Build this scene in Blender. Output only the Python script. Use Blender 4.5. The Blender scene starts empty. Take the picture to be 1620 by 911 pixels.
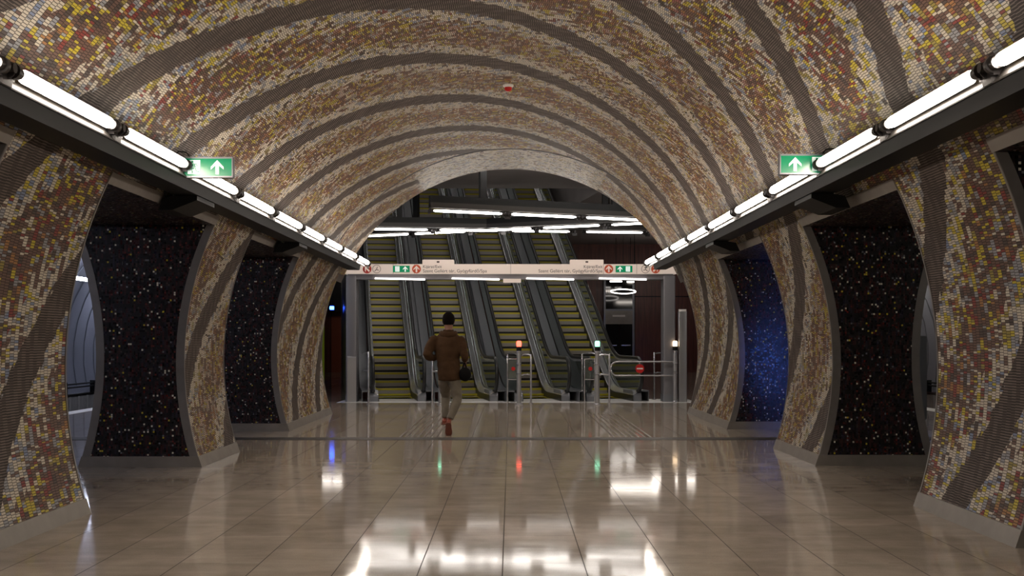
import bpy, bmesh, math, random
from mathutils import Vector, Matrix
from math import sin, cos, pi, radians, sqrt, atan2, tan

SC = bpy.context.scene
COL = SC.collection
rnd = random.Random(7)

# ------------------------------------------------------------------ camera, world, exposure
F = 1760.0                       # focal length in pixels of a 1620 wide frame
EYE = 1.40
cam_d = bpy.data.cameras.new('camera')
cam_d.sensor_width = 36.0
cam_d.lens = F / 1620.0 * 36.0
cam_d.shift_x = 2.0 / 1620.0
cam_d.shift_y = 82.5 / 1620.0
cam_d.clip_end = 200
cam = bpy.data.objects.new('camera', cam_d)
cam.location = (0, 0, EYE)
cam.rotation_euler = (pi / 2, 0, 0)
COL.objects.link(cam)
SC.camera = cam
SC.view_settings.view_transform = 'Standard'
SC.view_settings.look = 'None'
SC.view_settings.gamma = 1.0
SC.view_settings.use_curve_mapping = False
SC.view_settings.exposure = 0.0
w = bpy.data.worlds.new('world')
w.use_nodes = True
w.node_tree.nodes['Background'].inputs[0].default_value = (0.55, 0.6, 0.75, 1)
w.node_tree.nodes['Background'].inputs[1].default_value = 0.004
SC.world = w
TUBE = 40.0        # radiance of the fluorescent tubes
TUBE_COOL = 18.0

# ------------------------------------------------------------------ materials
def srgb(r, g, b):
    f = lambda c: (c / 255 / 12.92) if c / 255 <= 0.04045 else ((c / 255 + 0.055) / 1.055) ** 2.4
    return (f(r), f(g), f(b), 1)

class NT:
    """small helper for writing node graphs"""
    def __init__(s, name):
        s.m = bpy.data.materials.new(name); s.m.use_nodes = True
        s.t = s.m.node_tree; s.n = s.t.nodes
        s.b = s.n['Principled BSDF']
    def link(s, a, b): s.t.links.new(a, b)
    def node(s, typ, **kw):
        n = s.n.new(typ)
        for k, v in kw.items(): setattr(n, k, v)
        return n
    def put(s, sock, v):
        if hasattr(v, 'is_output') or isinstance(v, bpy.types.NodeSocket): s.link(v, sock)
        else: sock.default_value = v
    def math(s, op, a, b=None, c=None, clamp=False):
        n = s.node('ShaderNodeMath', operation=op); n.use_clamp = clamp
        s.put(n.inputs[0], a)
        if b is not None: s.put(n.inputs[1], b)
        if c is not None: s.put(n.inputs[2], c)
        return n.outputs[0]
    def xyz(s, x, y, z=0.0):
        n = s.node('ShaderNodeCombineXYZ')
        s.put(n.inputs[0], x); s.put(n.inputs[1], y); s.put(n.inputs[2], z)
        return n.outputs[0]
    def rand(s, vec):
        n = s.node('ShaderNodeTexWhiteNoise', noise_dimensions='3D'); s.link(vec, n.inputs[0])
        return n.outputs[0]
    def ramp(s, fac, stops, const=True):
        n = s.node('ShaderNodeValToRGB'); r = n.color_ramp
        r.interpolation = 'CONSTANT' if const else 'LINEAR'
        while len(r.elements) < len(stops): r.elements.new(0.5)
        for e, (p, c) in zip(r.elements, stops): e.position = p; e.color = c
        s.link(fac, n.inputs[0]); return n.outputs[0]
    def mix(s, fac, a, b):
        n = s.node('ShaderNodeMix', data_type='RGBA')
        s.put(n.inputs[0], fac); s.put(n.inputs[6], a); s.put(n.inputs[7], b)
        return n.outputs[2]
    def uv(s):
        n = s.node('ShaderNodeUVMap'); sp = s.node('ShaderNodeSeparateXYZ'); s.link(n.outputs[0], sp.inputs[0])
        return sp.outputs[0], sp.outputs[1]
    def obj(s):
        n = s.node('ShaderNodeTexCoord'); return n.outputs['Object']
    def noise(s, vec, scale, detail=3.0, rough=0.5):
        n = s.node('ShaderNodeTexNoise'); s.link(vec, n.inputs['Vector'])
        n.inputs['Scale'].default_value = scale; n.inputs['Detail'].default_value = detail
        n.inputs['Roughness'].default_value = rough
        return n.outputs[0]
    def bump(s, h, strength=0.2, dist=0.01):
        n = s.node('ShaderNodeBump'); n.inputs['Strength'].default_value = strength
        n.inputs['Distance'].default_value = dist; s.link(h, n.inputs['Height'])
        s.link(n.outputs[0], s.b.inputs['Normal'])

def plain(name, col, rough=0.5, metal=0.0, emis=None, strength=0.0, spec=0.5, var=0.0, vscale=6.0):
    t = NT(name)
    t.b.inputs['Roughness'].default_value = rough
    t.b.inputs['Metallic'].default_value = metal
    t.b.inputs['Specular IOR Level'].default_value = spec
    if var:
        nz = t.noise(t.obj(), vscale, 4)
        a = tuple(c * (1 - var) for c in col[:3]) + (1,); b = tuple(min(1, c * (1 + var)) for c in col[:3]) + (1,)
        t.link(t.ramp(nz, [(0.3, a), (0.7, b)], False), t.b.inputs['Base Color'])
    else:
        t.b.inputs['Base Color'].default_value = col
    if emis:
        t.b.inputs['Emission Color'].default_value = emis
        t.b.inputs['Emission Strength'].default_value = strength
    return t.m

KT = 0.050 * 180 / pi / 3.6          # metres of advance per metre of arc
PERIOD = 2.13
def mosaic_hall():
    t = NT('hall_mosaic')
    u, v = t.uv()                     # u = metres along the hall, v = metres round the section
    tw, th = 0.066, 0.0205
    cf = t.math('DIVIDE', u, tw); c = t.math('FLOOR', cf)
    rc = t.rand(t.xyz(c, 3.3))
    shift = t.math('ADD', t.math('MULTIPLY', c, 0.43), t.math('MULTIPLY', rc, 0.5))
    rf = t.math('ADD', t.math('DIVIDE', v, th), shift); r = t.math('FLOOR', rf)
    gf = t.math('FLOOR', t.math('DIVIDE', t.math('ADD', rf, t.math('MULTIPLY', c, 1.7)), 3.6))
    a = t.rand(t.xyz(c, r)); g = t.rand(t.xyz(c, gf, 5.0)); a2 = t.rand(t.xyz(c, r, 9.0)); a3 = t.rand(t.xyz(c, gf, 17.0))
    pick = t.math('GREATER_THAN', a2, 0.33)
    val = t.math('ADD', t.math('MULTIPLY', g, pick), t.math('MULTIPLY', a, t.math('SUBTRACT', 1.0, pick)))
    # phase along the spiral bands; the advance per metre is smaller low down the walls
    av = t.math('ABSOLUTE', v)
    lin = t.math('MULTIPLY', v, KSLOPE)
    c1 = t.math('MULTIPLY', t.math('MINIMUM', t.math('MAXIMUM', t.math('SUBTRACT', v, 3.45), 0.0), 0.53), 0.78)
    c2 = t.math('MULTIPLY', t.math('MAXIMUM', t.math('SUBTRACT', v, 3.98), 0.0), 0.11)
    lin = t.math('SUBTRACT', lin, t.math('ADD', c1, c2))
    ph = t.math('DIVIDE', t.math('SUBTRACT', t.math('SUBTRACT', u, PH0), lin), PERIOD)
    jit = t.math('MULTIPLY', t.math('SUBTRACT', a3, 0.5), 0.035)
    fr = t.math('FRACT', t.math('ADD', ph, jit))
    d = t.math('MULTIPLY', t.math('ABSOLUTE', t.math('SUBTRACT', fr, 0.5)), 2.0)       # 1 at the dark band, 0 mid field
    dark = t.math('GREATER_THAN', d, 0.775)
    # plain panel at the crown beyond the expansion joint
    crown = t.math('MULTIPLY', t.math('LESS_THAN', av, 1.76), t.math('GREATER_THAN', u, 19.5))
    dark = t.math('MULTIPLY', dark, t.math('SUBTRACT', 1.0, crown))
    wl = t.math('MULTIPLY_ADD', d, 3.4, -1.0, clamp=True)
    wl = t.math('MAXIMUM', wl, crown)
    near = t.math('MULTIPLY_ADD', u, -0.16, 2.45, clamp=True)                                 # richer reds near the viewer end
    W = srgb(202, 193, 176); G = srgb(146, 147, 152); BL = srgb(120, 135, 165); YE = srgb(190, 172, 42); OL = srgb(150, 135, 60)
    BR = srgb(100, 72, 60); RD = srgb(128, 42, 34); DB = srgb(66, 52, 46); OC = srgb(160, 112, 62); LB = srgb(150, 128, 104)
    light = t.ramp(val, [(0, W), (.46, G), (.64, BL), (.71, YE), (.80, OL), (.84, BR), (.95, RD), (.975, DB)])
    lightf = t.ramp(val, [(0, W), (.55, G), (.78, LB), (.88, OL), (.93, BR), (.98, DB)])
    midn = t.ramp(val, [(0, BR), (.40, YE), (.53, RD), (.63, G), (.72, W), (.79, OC), (.85, DB), (.95, OL)])
    midf = t.ramp(val, [(0, BR), (.27, OC), (.42, OL), (.51, W), (.62, LB), (.80, srgb(124, 74, 54)), (.91, YE), (.96, G)])
    lc = t.mix(near, lightf, light); mc = t.mix(near, midf, midn)
    sel = t.math('LESS_THAN', t.rand(t.xyz(c, gf, 31.0)), wl)
    col = t.mix(sel, mc, lc)
    stripe = t.mix(a, srgb(88, 74, 66), srgb(104, 89, 80))
    col = t.mix(dark, col, stripe)
    # grout
    fx = t.math('FRACT', cf); fy = t.math('FRACT', rf)
    gx = t.math('GREATER_THAN', t.math('ABSOLUTE', t.math('SUBTRACT', fx, 0.5)), 0.455)
    gy = t.math('GREATER_THAN', t.math('ABSOLUTE', t.math('SUBTRACT', fy, 0.5)), 0.38)
    gs = t.math('GREATER_THAN', t.math('FRACT', t.math('DIVIDE', v, 0.0195)), 0.52)
    gr = t.math('MAXIMUM', t.math('MAXIMUM', t.math('MULTIPLY', gx, t.math('SUBTRACT', 1.0, dark)), gy), t.math('MULTIPLY', gs, dark))
    col = t.mix(t.math('MULTIPLY', gr, 0.88), col, srgb(38, 31, 28))
    t.link(col, t.b.inputs['Base Color'])
    t.b.inputs['Roughness'].default_value = 0.42
    t.link(t.math('MULTIPLY_ADD', gr, 0.35, 0.42), t.b.inputs['Roughness'])
    return t.m

def mosaic_dark():
    t = NT('dark_mosaic')
    u, v = t.uv()
    c = t.math('FLOOR', t.math('DIVIDE', u, 0.021)); r = t.math('FLOOR', t.math('DIVIDE', v, 0.021))
    a = t.rand(t.xyz(c, r)); r3 = t.math('FLOOR', t.math('DIVIDE', v, 0.05)); b = t.rand(t.xyz(c, r3, 4.0))
    K = srgb(11, 9, 11); M = srgb(62, 28, 30); N = srgb(26, 17, 20); P = srgb(38, 34, 50)
    base = t.ramp(b, [(0, K), (.5, N), (.66, M), (.9, P)])
    spots = t.ramp(a, [(0, srgb(225, 220, 205)), (.016, srgb(205, 185, 60)), (.025, srgb(120, 122, 130)), (.042, srgb(110, 40, 34)), (.06, srgb(70, 60, 58)), (.10, K)])
    col = t.mix(t.math('LESS_THAN', a, 0.10), base, spots)
    fx = t.math('FRACT', t.math('DIVIDE', u, 0.021)); fy = t.math('FRACT', t.math('DIVIDE', v, 0.021))
    gr = t.math('MAXIMUM', t.math('LESS_THAN', fx, 0.12), t.math('LESS_THAN', fy, 0.12))
    col = t.mix(gr, col, srgb(12, 10, 10))
    t.link(col, t.b.inputs['Base Color'])
    tilt = t.rand(t.xyz(c, r, 12.0))
    t.link(t.math('MULTIPLY_ADD', tilt, 0.25, 0.22), t.b.inputs['Roughness'])
    t.bump(tilt, 0.35, 0.004)
    return t.m

def floor_mat():
    t = NT('terrazzo_tiles')
    n = t.node('ShaderNodeNewGeometry'); sp = t.node('ShaderNodeSeparateXYZ'); t.link(n.outputs['Position'], sp.inputs[0])
    x, y = sp.outputs[0], sp.outputs[1]
    TX, TY = 0.508, 0.96
    cf = t.math('DIVIDE', t.math('ADD', x, 0.05), TX); c = t.math('FLOOR', cf)
    rf = t.math('ADD', t.math('DIVIDE', t.math('SUBTRACT', y, 0.27), TY), t.math('MULTIPLY', c, 0.5)); r = t.math('FLOOR', rf)
    a = t.rand(t.xyz(c, r))
    pos = n.outputs['Position']
    n1 = t.noise(pos, 140.0, 2, 0.7); n2 = t.noise(pos, 2.2, 5, 0.62)
    st = t.node('ShaderNodeMapping'); t.link(pos, st.inputs[0]); st.inputs['Scale'].default_value = (1, 5, 1)
    n3 = t.noise(st.outputs[0], 1.6, 6, 0.65)
    v = t.math('ADD', t.math('MULTIPLY', a, 0.09), t.math('ADD', t.math('MULTIPLY', n1, 0.35), t.math('ADD', t.math('MULTIPLY', n2, 0.42), t.math('MULTIPLY', n3, 0.22))))
    col = t.ramp(v, [(0.34, srgb(128, 117, 105)), (0.74, srgb(188, 176, 162))], False)
    ex = t.math('ABSOLUTE', t.math('SUBTRACT', t.math('FRACT', cf), 0.5)); ey = t.math('ABSOLUTE', t.math('SUBTRACT', t.math('FRACT', rf), 0.5))
    gr = t.math('MAXIMUM', t.math('GREATER_THAN', ex, 0.4935), t.math('MULTIPLY', t.math('GREATER_THAN', ey, 0.4975), 0.5))
    col = t.mix(t.math('MULTIPLY', gr, 0.9), col, srgb(40, 34, 30))
    t.link(col, t.b.inputs['Base Color'])
    t.link(t.math('SUBTRACT', 0.17, t.math('MULTIPLY', gr, 0.16)), t.b.inputs['Specular IOR Level'])
    t.link(t.math('ADD', t.math('MULTIPLY_ADD', n3, 0.12, 0.01), t.math('MULTIPLY', gr, 0.4)), t.b.inputs['Roughness'])
    t.b.inputs['Specular IOR Level'].default_value = 0.55
    nb = t.noise(pos, 1.1, 2, 0.5)
    t.bump(t.math('ADD', t.math('MULTIPLY', nb, 1.0), t.math('MULTIPLY', a, 0.25)), 0.03, 0.01)
    return t.m

KSLOPE = 0.0560 * 180 / pi / 3.6 * 1.114 * 0.965
PH0 = 13.64 + PERIOD / 2 * 0 
M = {}
M['hall'] = mosaic_hall()
M['dark'] = mosaic_dark()
M['floor'] = floor_mat()
M['edge'] = plain('steel_edging', srgb(142, 138, 136), 0.33, 0.45, var=0.1)
M['skirt'] = plain('skirting_metal', srgb(138, 132, 126), 0.4, 0.15, var=0.10)
M['steel'] = plain('brushed_steel', srgb(180, 180, 182), 0.32, 0.75)
M['steel_d'] = plain('grey_steel', srgb(128, 130, 136), 0.34, 0.4)
M['chrome'] = plain('polished_steel', srgb(215, 215, 218), 0.2, 0.8)
M['black'] = plain('black_paint', srgb(12, 12, 12), 0.5, spec=0.25)
M['bright'] = plain('satin_bright_steel', srgb(225, 228, 232), 0.24, 0.8)
M['rubber'] = plain('black_rubber', srgb(18, 18, 19), 0.32)
M['holder'] = plain('dark_plastic', srgb(42, 38, 38), 0.35)
M['tray'] = plain('grey_enamel', srgb(44, 41, 38), 0.45, 0.2)
M['unlit_back'] = plain('unlit_tube_back', srgb(190, 186, 180), 0.4)
M['tube'] = plain('warm_tube_light', srgb(250, 245, 235), 0.3, emis=(1.0, 0.88, 0.76, 1), strength=TUBE)
M['tube_c'] = plain('cool_tube_light', srgb(245, 245, 250), 0.3, emis=(1.0, 0.94, 0.88, 1), strength=TUBE_COOL)
M['tube_m'] = plain('corridor_tube_light', srgb(245, 245, 250), 0.3, emis=(1.0, 0.9, 0.8, 1), strength=16)
M['tube_s'] = plain('added_landing_light', srgb(245, 245, 250), 0.3, emis=(1.0, 0.95, 0.90, 1), strength=75)
M['tube_u'] = plain('portal_tube_light', srgb(245, 245, 250), 0.3, emis=(1.0, 0.93, 0.86, 1), strength=5)
M['tube_p'] = plain('platform_tube_light', srgb(245, 245, 250), 0.3, emis=(0.74, 0.80, 1.0, 1), strength=60)
M['tube_q'] = plain('dim_platform_tube_light', srgb(245, 245, 240), 0.3, emis=(1.0, 0.95, 0.82, 1), strength=26)
M['ceil'] = plain('grey_plaster', srgb(150, 144, 142), 0.8, var=0.06, vscale=1.5)
M['wood'] = None
M['white'] = plain('white_fascia_glow', srgb(216, 200, 188), 0.4, emis=srgb(216, 200, 188), strength=0.3)  # faint glow added so the unlit fascia reads bright
M['portal'] = plain('grey_portal_paint', srgb(128, 126, 130), 0.38, 0.3)
M['green'] = plain('green_sign_face', srgb(0, 120, 78), 0.22, emis=srgb(0, 130, 85), strength=0.45)
M['pict'] = plain('white_pictogram', srgb(225, 240, 235), 0.3, emis=srgb(215, 240, 230), strength=0.5)
M['orange'] = plain('orange_disc', srgb(205, 84, 46), 0.4)
M['redd'] = plain('red_disc', srgb(176, 52, 40), 0.4)
M['ink'] = plain('dark_lettering', srgb(70, 52, 46), 0.5)
M['paleink'] = plain('grey_pictogram', srgb(140, 120, 110), 0.5)
M['red'] = plain('signal_red', srgb(190, 20, 18), 0.35)
M['signwhite'] = plain('sign_white', srgb(230, 225, 220), 0.4)
M['yellow'] = plain('yellow_step_edge', srgb(178, 166, 30), 0.5)
M['step'] = plain('grey_step_metal', srgb(150, 145, 138), 0.5, 0.2)
M['step_d'] = plain('step_shadow_gap', srgb(26, 25, 22), 0.7)
M['skirting_d'] = plain('black_skirt_panel', srgb(24, 24, 25), 0.3, 0.3)
M['panel'] = plain('platform_panel_grey', srgb(128, 128, 138), 0.55, var=0.05, vscale=1.0)
M['concrete'] = plain('concrete_grey', srgb(170, 164, 156), 0.8, var=0.1)
M['trackdark'] = plain('ballast_dark', srgb(40, 38, 37), 0.9)
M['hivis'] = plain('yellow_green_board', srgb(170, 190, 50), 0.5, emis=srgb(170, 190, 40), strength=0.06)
M['jacket'] = plain('brown_jacket_cloth', srgb(66, 48, 33), 0.9, spec=0.1, var=0.18, vscale=9)
M['trousers'] = plain('grey_trouser_cloth', srgb(110, 103, 92), 0.9, spec=0.15, var=0.12, vscale=10)
M['skin'] = plain('skin', srgb(132, 92, 74), 0.5)
M['hair'] = plain('dark_hair', srgb(16, 12, 11), 0.95, spec=0.08)
M['shoe'] = plain('red_orange_shoe', srgb(132, 62, 46), 0.5)
M['sole'] = plain('red_brown_sole', srgb(120, 66, 52), 0.6)
M['bag'] = plain('black_bag_cloth', srgb(13, 12, 13), 0.85, spec=0.15)
def lamp_mat(name, col, s): return plain(name, col, 0.3, emis=col, strength=s)
M['l_red'] = lamp_mat('red_signal_light', (1.0, 0.10, 0.06, 1), 4)
M['l_green'] = lamp_mat('green_signal_light', (0.30, 1.0, 0.62, 1), 2.5)
M['l_white'] = lamp_mat('warm_signal_light', (1.0, 0.72, 0.45, 1), 3.5)
M['l_blue'] = lamp_mat('blue_light', (0.03, 0.10, 1.0, 1), 22)
M['l_screen'] = lamp_mat('blue_lightbox', (0.10, 0.22, 1.0, 1), 45)

def wood_mat():
    t = NT('dark_red_wood_panel')
    n = t.node('ShaderNodeTexCoord'); mp = t.node('ShaderNodeMapping'); t.link(n.outputs['Object'], mp.inputs[0])
    mp.inputs['Scale'].default_value = (6, 6, 0.5)
    nz = t.noise(mp.outputs[0], 2.0, 4)
    t.link(t.ramp(nz, [(0.3, srgb(82, 40, 30)), (0.7, srgb(118, 60, 44))], False), t.b.inputs['Base Color'])
    t.b.inputs['Roughness'].default_value = 0.38
    return t.m
M['wood'] = wood_mat()
def glass_mat(name, tint, fac=0.5, rough=0.08):
    t = NT(name)
    tr = t.node('ShaderNodeBsdfTransparent'); tr.inputs[0].default_value = tint
    gl = t.node('ShaderNodeBsdfGlossy'); gl.inputs[0].default_value = (0.8, 0.85, 0.82, 1); gl.inputs[1].default_value = rough
    fr = t.node('ShaderNodeFresnel'); fr.inputs[0].default_value = 1.5
    mx = t.node('ShaderNodeMixShader'); t.link(t.math('MULTIPLY_ADD', fr.outputs[0], 0.9, fac, clamp=True), mx.inputs[0])
    t.link(tr.outputs[0], mx.inputs[1]); t.link(gl.outputs[0], mx.inputs[2])
    df = t.node('ShaderNodeBsdfDiffuse'); df.inputs[0].default_value = srgb(120, 128, 122)
    m2 = t.node('ShaderNodeMixShader'); m2.inputs[0].default_value = 0.18; t.link(mx.outputs[0], m2.inputs[1]); t.link(df.outputs[0], m2.inputs[2])
    t.link(m2.outputs[0], t.n['Material Output'].inputs[0])
    return t.m
M['glass'] = glass_mat('greenish_glass', (0.72, 0.8, 0.75, 1), 0.32, 0.05)
M['smoke'] = plain('dark_glass', srgb(20, 20, 22), 0.06, spec=0.8)

# ------------------------------------------------------------------ mesh helpers
class MB:
    def __init__(s): s.v = []; s.f = []; s.m = []; s.uv = {}
    def add(s, vs, fs, mi=0, uvs=None):
        o = len(s.v); s.v += [tuple(p) for p in vs]
        for k, fc in enumerate(fs):
            s.f.append([o + i for i in fc]); s.m.append(mi)
            if uvs: s.uv[len(s.f) - 1] = [uvs[i] for i in fc]
        return s
    def box(s, x0, x1, y0, y1, z0, z1, mi=0):
        vs = [(x, y, z) for z in (z0, z1) for y in (y0, y1) for x in (x0, x1)]
        return s.add(vs, [(0, 2, 3, 1), (4, 5, 7, 6), (0, 1, 5, 4), (2, 6, 7, 3), (0, 4, 6, 2), (1, 3, 7, 5)], mi)
    def rbox(s, x0, x1, y0, y1, z0, z1, r=0.01, mi=0, axis='z'):
        """box with rounded corners about an axis"""
        if axis == 'z': A, B, L = (x0, x1), (y0, y1), (z0, z1); f = lambda a, b, l: (a, b, l)
        elif axis == 'y': A, B, L = (x0, x1), (z0, z1), (y0, y1); f = lambda a, b, l: (a, l, b)
        else: A, B, L = (y0, y1), (z0, z1), (x0, x1); f = lambda a, b, l: (l, a, b)
        pts = []
        for cx, cy, a0 in ((A[1] - r, B[1] - r, 0), (A[0] + r, B[1] - r, 90), (A[0] + r, B[0] + r, 180), (A[1] - r, B[0] + r, 270)):
            for k in range(4):
                a = radians(a0 + k * 30); pts.append((cx + r * cos(a), cy + r * sin(a)))
        n = len(pts); vs = [f(a, b, L[0]) for a, b in pts] + [f(a, b, L[1]) for a, b in pts]
        fs = [tuple(range(n))[::-1], tuple(range(n, 2 * n))] + [(i, (i + 1) % n, n + (i + 1) % n, n + i) for i in range(n)]
        return s.add(vs, fs, mi)
    def tube(s, pts, r, n=10, mi=0, caps=True, sx=1.0, up=None):
        """tube along pts; r number or list; sx flattens along the up direction"""
        pts = [Vector(p) for p in pts]; N = len(pts); rs = r if isinstance(r, (list, tuple)) else [r] * N
        rings = []; prev = None
        for i, p in enumerate(pts):
            d = ((pts[min(i + 1, N - 1)] - p).normalized() + (p - pts[max(i - 1, 0)]).normalized())
            d = d.normalized() if d.length > 1e-6 else Vector((0, 0, 1))
            if up is not None: a = Vector(up)
            else: a = prev if prev is not None else (Vector((0, 0, 1)) if abs(d.z) < 0.9 else Vector((1, 0, 0)))
            a = (a - d * a.dot(d)).normalized(); b = d.cross(a); prev = a
            rings.append([p + a * (cos(2 * pi * k / n) * rs[i] * sx) + b * (sin(2 * pi * k / n) * rs[i]) for k in range(n)])
        vs = [q for rg in rings for q in rg]; fs = []
        for i in range(N - 1):
            for k in range(n):
                fs.append((i * n + k, i * n + (k + 1) % n, (i + 1) * n + (k + 1) % n, (i + 1) * n + k))
        if caps: fs += [tuple(range(n))[::-1], tuple((N - 1) * n + k for k in range(n))]
        return s.add(vs, fs, mi)
    def prism(s, pts, axis, a0, a1, mi=0):
        """polygon extruded along axis: 'x' takes (y,z), 'y' takes (x,z), 'z' takes (x,y)"""
        f = {'x': lambda p, a: (a, p[0], p[1]), 'y': lambda p, a: (p[0], a, p[1]), 'z': lambda p, a: (p[0], p[1], a)}[axis]
        n = len(pts); vs = [f(p, a0) for p in pts] + [f(p, a1) for p in pts]
        fs = [tuple(range(n))[::-1], tuple(range(n, 2 * n))] + [(i, (i + 1) % n, n + (i + 1) % n, n + i) for i in range(n)]
        return s.add(vs, fs, mi)
    def lathe(s, prof, c=(0, 0, 0), n=20, mi=0):
        vs = [(c[0] + r * cos(2 * pi * k / n), c[1] + r * sin(2 * pi * k / n), c[2] + z) for r, z in prof for k in range(n)]
        fs = []
        for i in range(len(prof) - 1):
            for k in range(n): fs.append((i * n + k, i * n + (k + 1) % n, (i + 1) * n + (k + 1) % n, (i + 1) * n + k))
        fs += [tuple(range(n))[::-1], tuple((len(prof) - 1) * n + k for k in range(n))]
        return s.add(vs, fs, mi)
    def ellip(s, c, r, nu=16, nv=10, mi=0):
        vs = []; fs = []
        for j in range(nv + 1):
            a = pi * j / nv
            for i in range(nu): vs.append((c[0] + r[0] * sin(a) * cos(2 * pi * i / nu), c[1] + r[1] * sin(a) * sin(2 * pi * i / nu), c[2] + r[2] * cos(a)))
        for j in range(nv):
            for i in range(nu): fs.append((j * nu + i, (j + 1) * nu + i, (j + 1) * nu + (i + 1) % nu, j * nu + (i + 1) % nu))
        return s.add(vs, fs, mi)
    def build(s, name, mats, parent=None, smooth=False, loc=None, recalc=True):
        if not isinstance(mats, (list, tuple)): mats = [mats]
        me = bpy.data.meshes.new(name); me.from_pydata(s.v, [], s.f)
        for m in mats: me.materials.append(m)
        for p, mi in zip(me.polygons, s.m): p.material_index = mi
        if s.uv:
            lay = me.uv_layers.new(name='UVMap')
            for p in me.polygons:
                q = s.uv.get(p.index)
                if q:
                    for li, c in zip(p.loop_indices, q): lay.data[li].uv = c
        if recalc:
            bm = bmesh.new(); bm.from_mesh(me); bmesh.ops.recalc_face_normals(bm, faces=bm.faces); bm.to_mesh(me); bm.free()
        if smooth:
            for p in me.polygons: p.use_smooth = True
            if smooth != 'all':
                try: me.set_sharp_from_angle(angle=radians(40))
                except Exception: pass
        o = bpy.data.objects.new(name, me); COL.objects.link(o)
        if parent is not None: o.parent = parent
        if loc is not None: o.location = loc
        return o

def tag(o, label=None, cat=None, group=None, kind=None):
    if label: o['label'] = label
    if cat: o['category'] = cat
    if group: o['group'] = group
    if kind: o['kind'] = kind
    return o
def empty(name, loc=(0, 0, 0), rz=0.0, label=None, cat=None, group=None):
    o = bpy.data.objects.new(name, None); COL.objects.link(o); o.location = loc; o.rotation_euler = (0, 0, rz)
    o.empty_display_size = 0.1
    return tag(o, label, cat, group)
def struct(o, label): return tag(o, label, kind='structure')
def copy_tree(o, parent=None):
    c = o.copy(); COL.objects.link(c); c.parent = parent
    for ch in list(o.children): copy_tree(ch, c)
    return c
def at(x, y, d):
    """the point seen at pixel (x, y), d metres down the hall"""
    return Vector(((x - 808) * d / F, d, EYE + (538 - y) * d / F))

# ------------------------------------------------------------------ the hall shell
R, YC = 3.6, 1.15
Y0, YE = -8.0, 21.8
OPH = 2.67                                   # opening height
TH_OP = atan2(sqrt(R * R - (OPH - YC) ** 2), OPH - YC)      # angle from the crown to the head of the openings
TH_FL = pi / 2 + math.asin((YC - 0.12) / R)  # angle at top of the skirting
TH_W = radians(56)
OPEN = {-1: [(-6.6, -3.35), (-1.75, 1.5), (3.95, 7.2), (9.0, 12.25), (13.95, 17.1)],
        1: [(-6.4, -3.15), (-1.5, 1.75), (4.4, 7.5), (9.38, 12.42), (14.4, 17.5)]}
END = {-1: 21.2, 1: 21.4}
PR, PC, PY = 3.9, 8.46, 1.2                 # platform tunnels
def hx(z): return sqrt(R * R - (z - YC) ** 2)
def px(z): return PC - sqrt(PR * PR - (z - PY) ** 2)

def hall_pt(th, y, rr=R): return (rr * sin(th), y, YC + rr * cos(th))
def shell_patch(mb, t0, t1, y0, y1, nt, rr=R):
    ths = [t0 + (t1 - t0) * i / nt for i in range(nt + 1)]
    vs = [hall_pt(t, y, rr) for t in ths for y in (y0, y1)]
    uv = [(y, t * R) for t in ths for y in (y0, y1)]
    mb.add(vs, [(2 * i, 2 * i + 1, 2 * i + 3, 2 * i + 2) for i in range(nt)], 0, uv)

mb = MB()
shell_patch(mb, -TH_W, TH_W, Y0, 19.45, 64)
shell_patch(mb, -TH_W, TH_W, 19.53, YE, 64)
struct(mb.build('ceiling', M['hall'], smooth='all', recalc=False), 'barrel vault clad in spiralling bands of small coloured mosaic tiles')
mb = MB()
for i in range(64):
    a, b = -TH_W + 2 * TH_W * i / 64, -TH_W + 2 * TH_W * (i + 1) / 64
    for (r0, r1, ya, yb) in ((R, R + .04, 19.45, 19.45), (R + .04, R + .04, 19.45, 19.53), (R + .04, R, 19.53, 19.53)):
        mb.add([hall_pt(a, ya, r0), hall_pt(b, ya, r0), hall_pt(b, yb, r1), hall_pt(a, yb, r1)], [(0, 1, 2, 3)])
struct(mb.build('trim_1', M['steel_d'], smooth='all'), 'recessed metal expansion joint crossing the vault near its far end')

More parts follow.
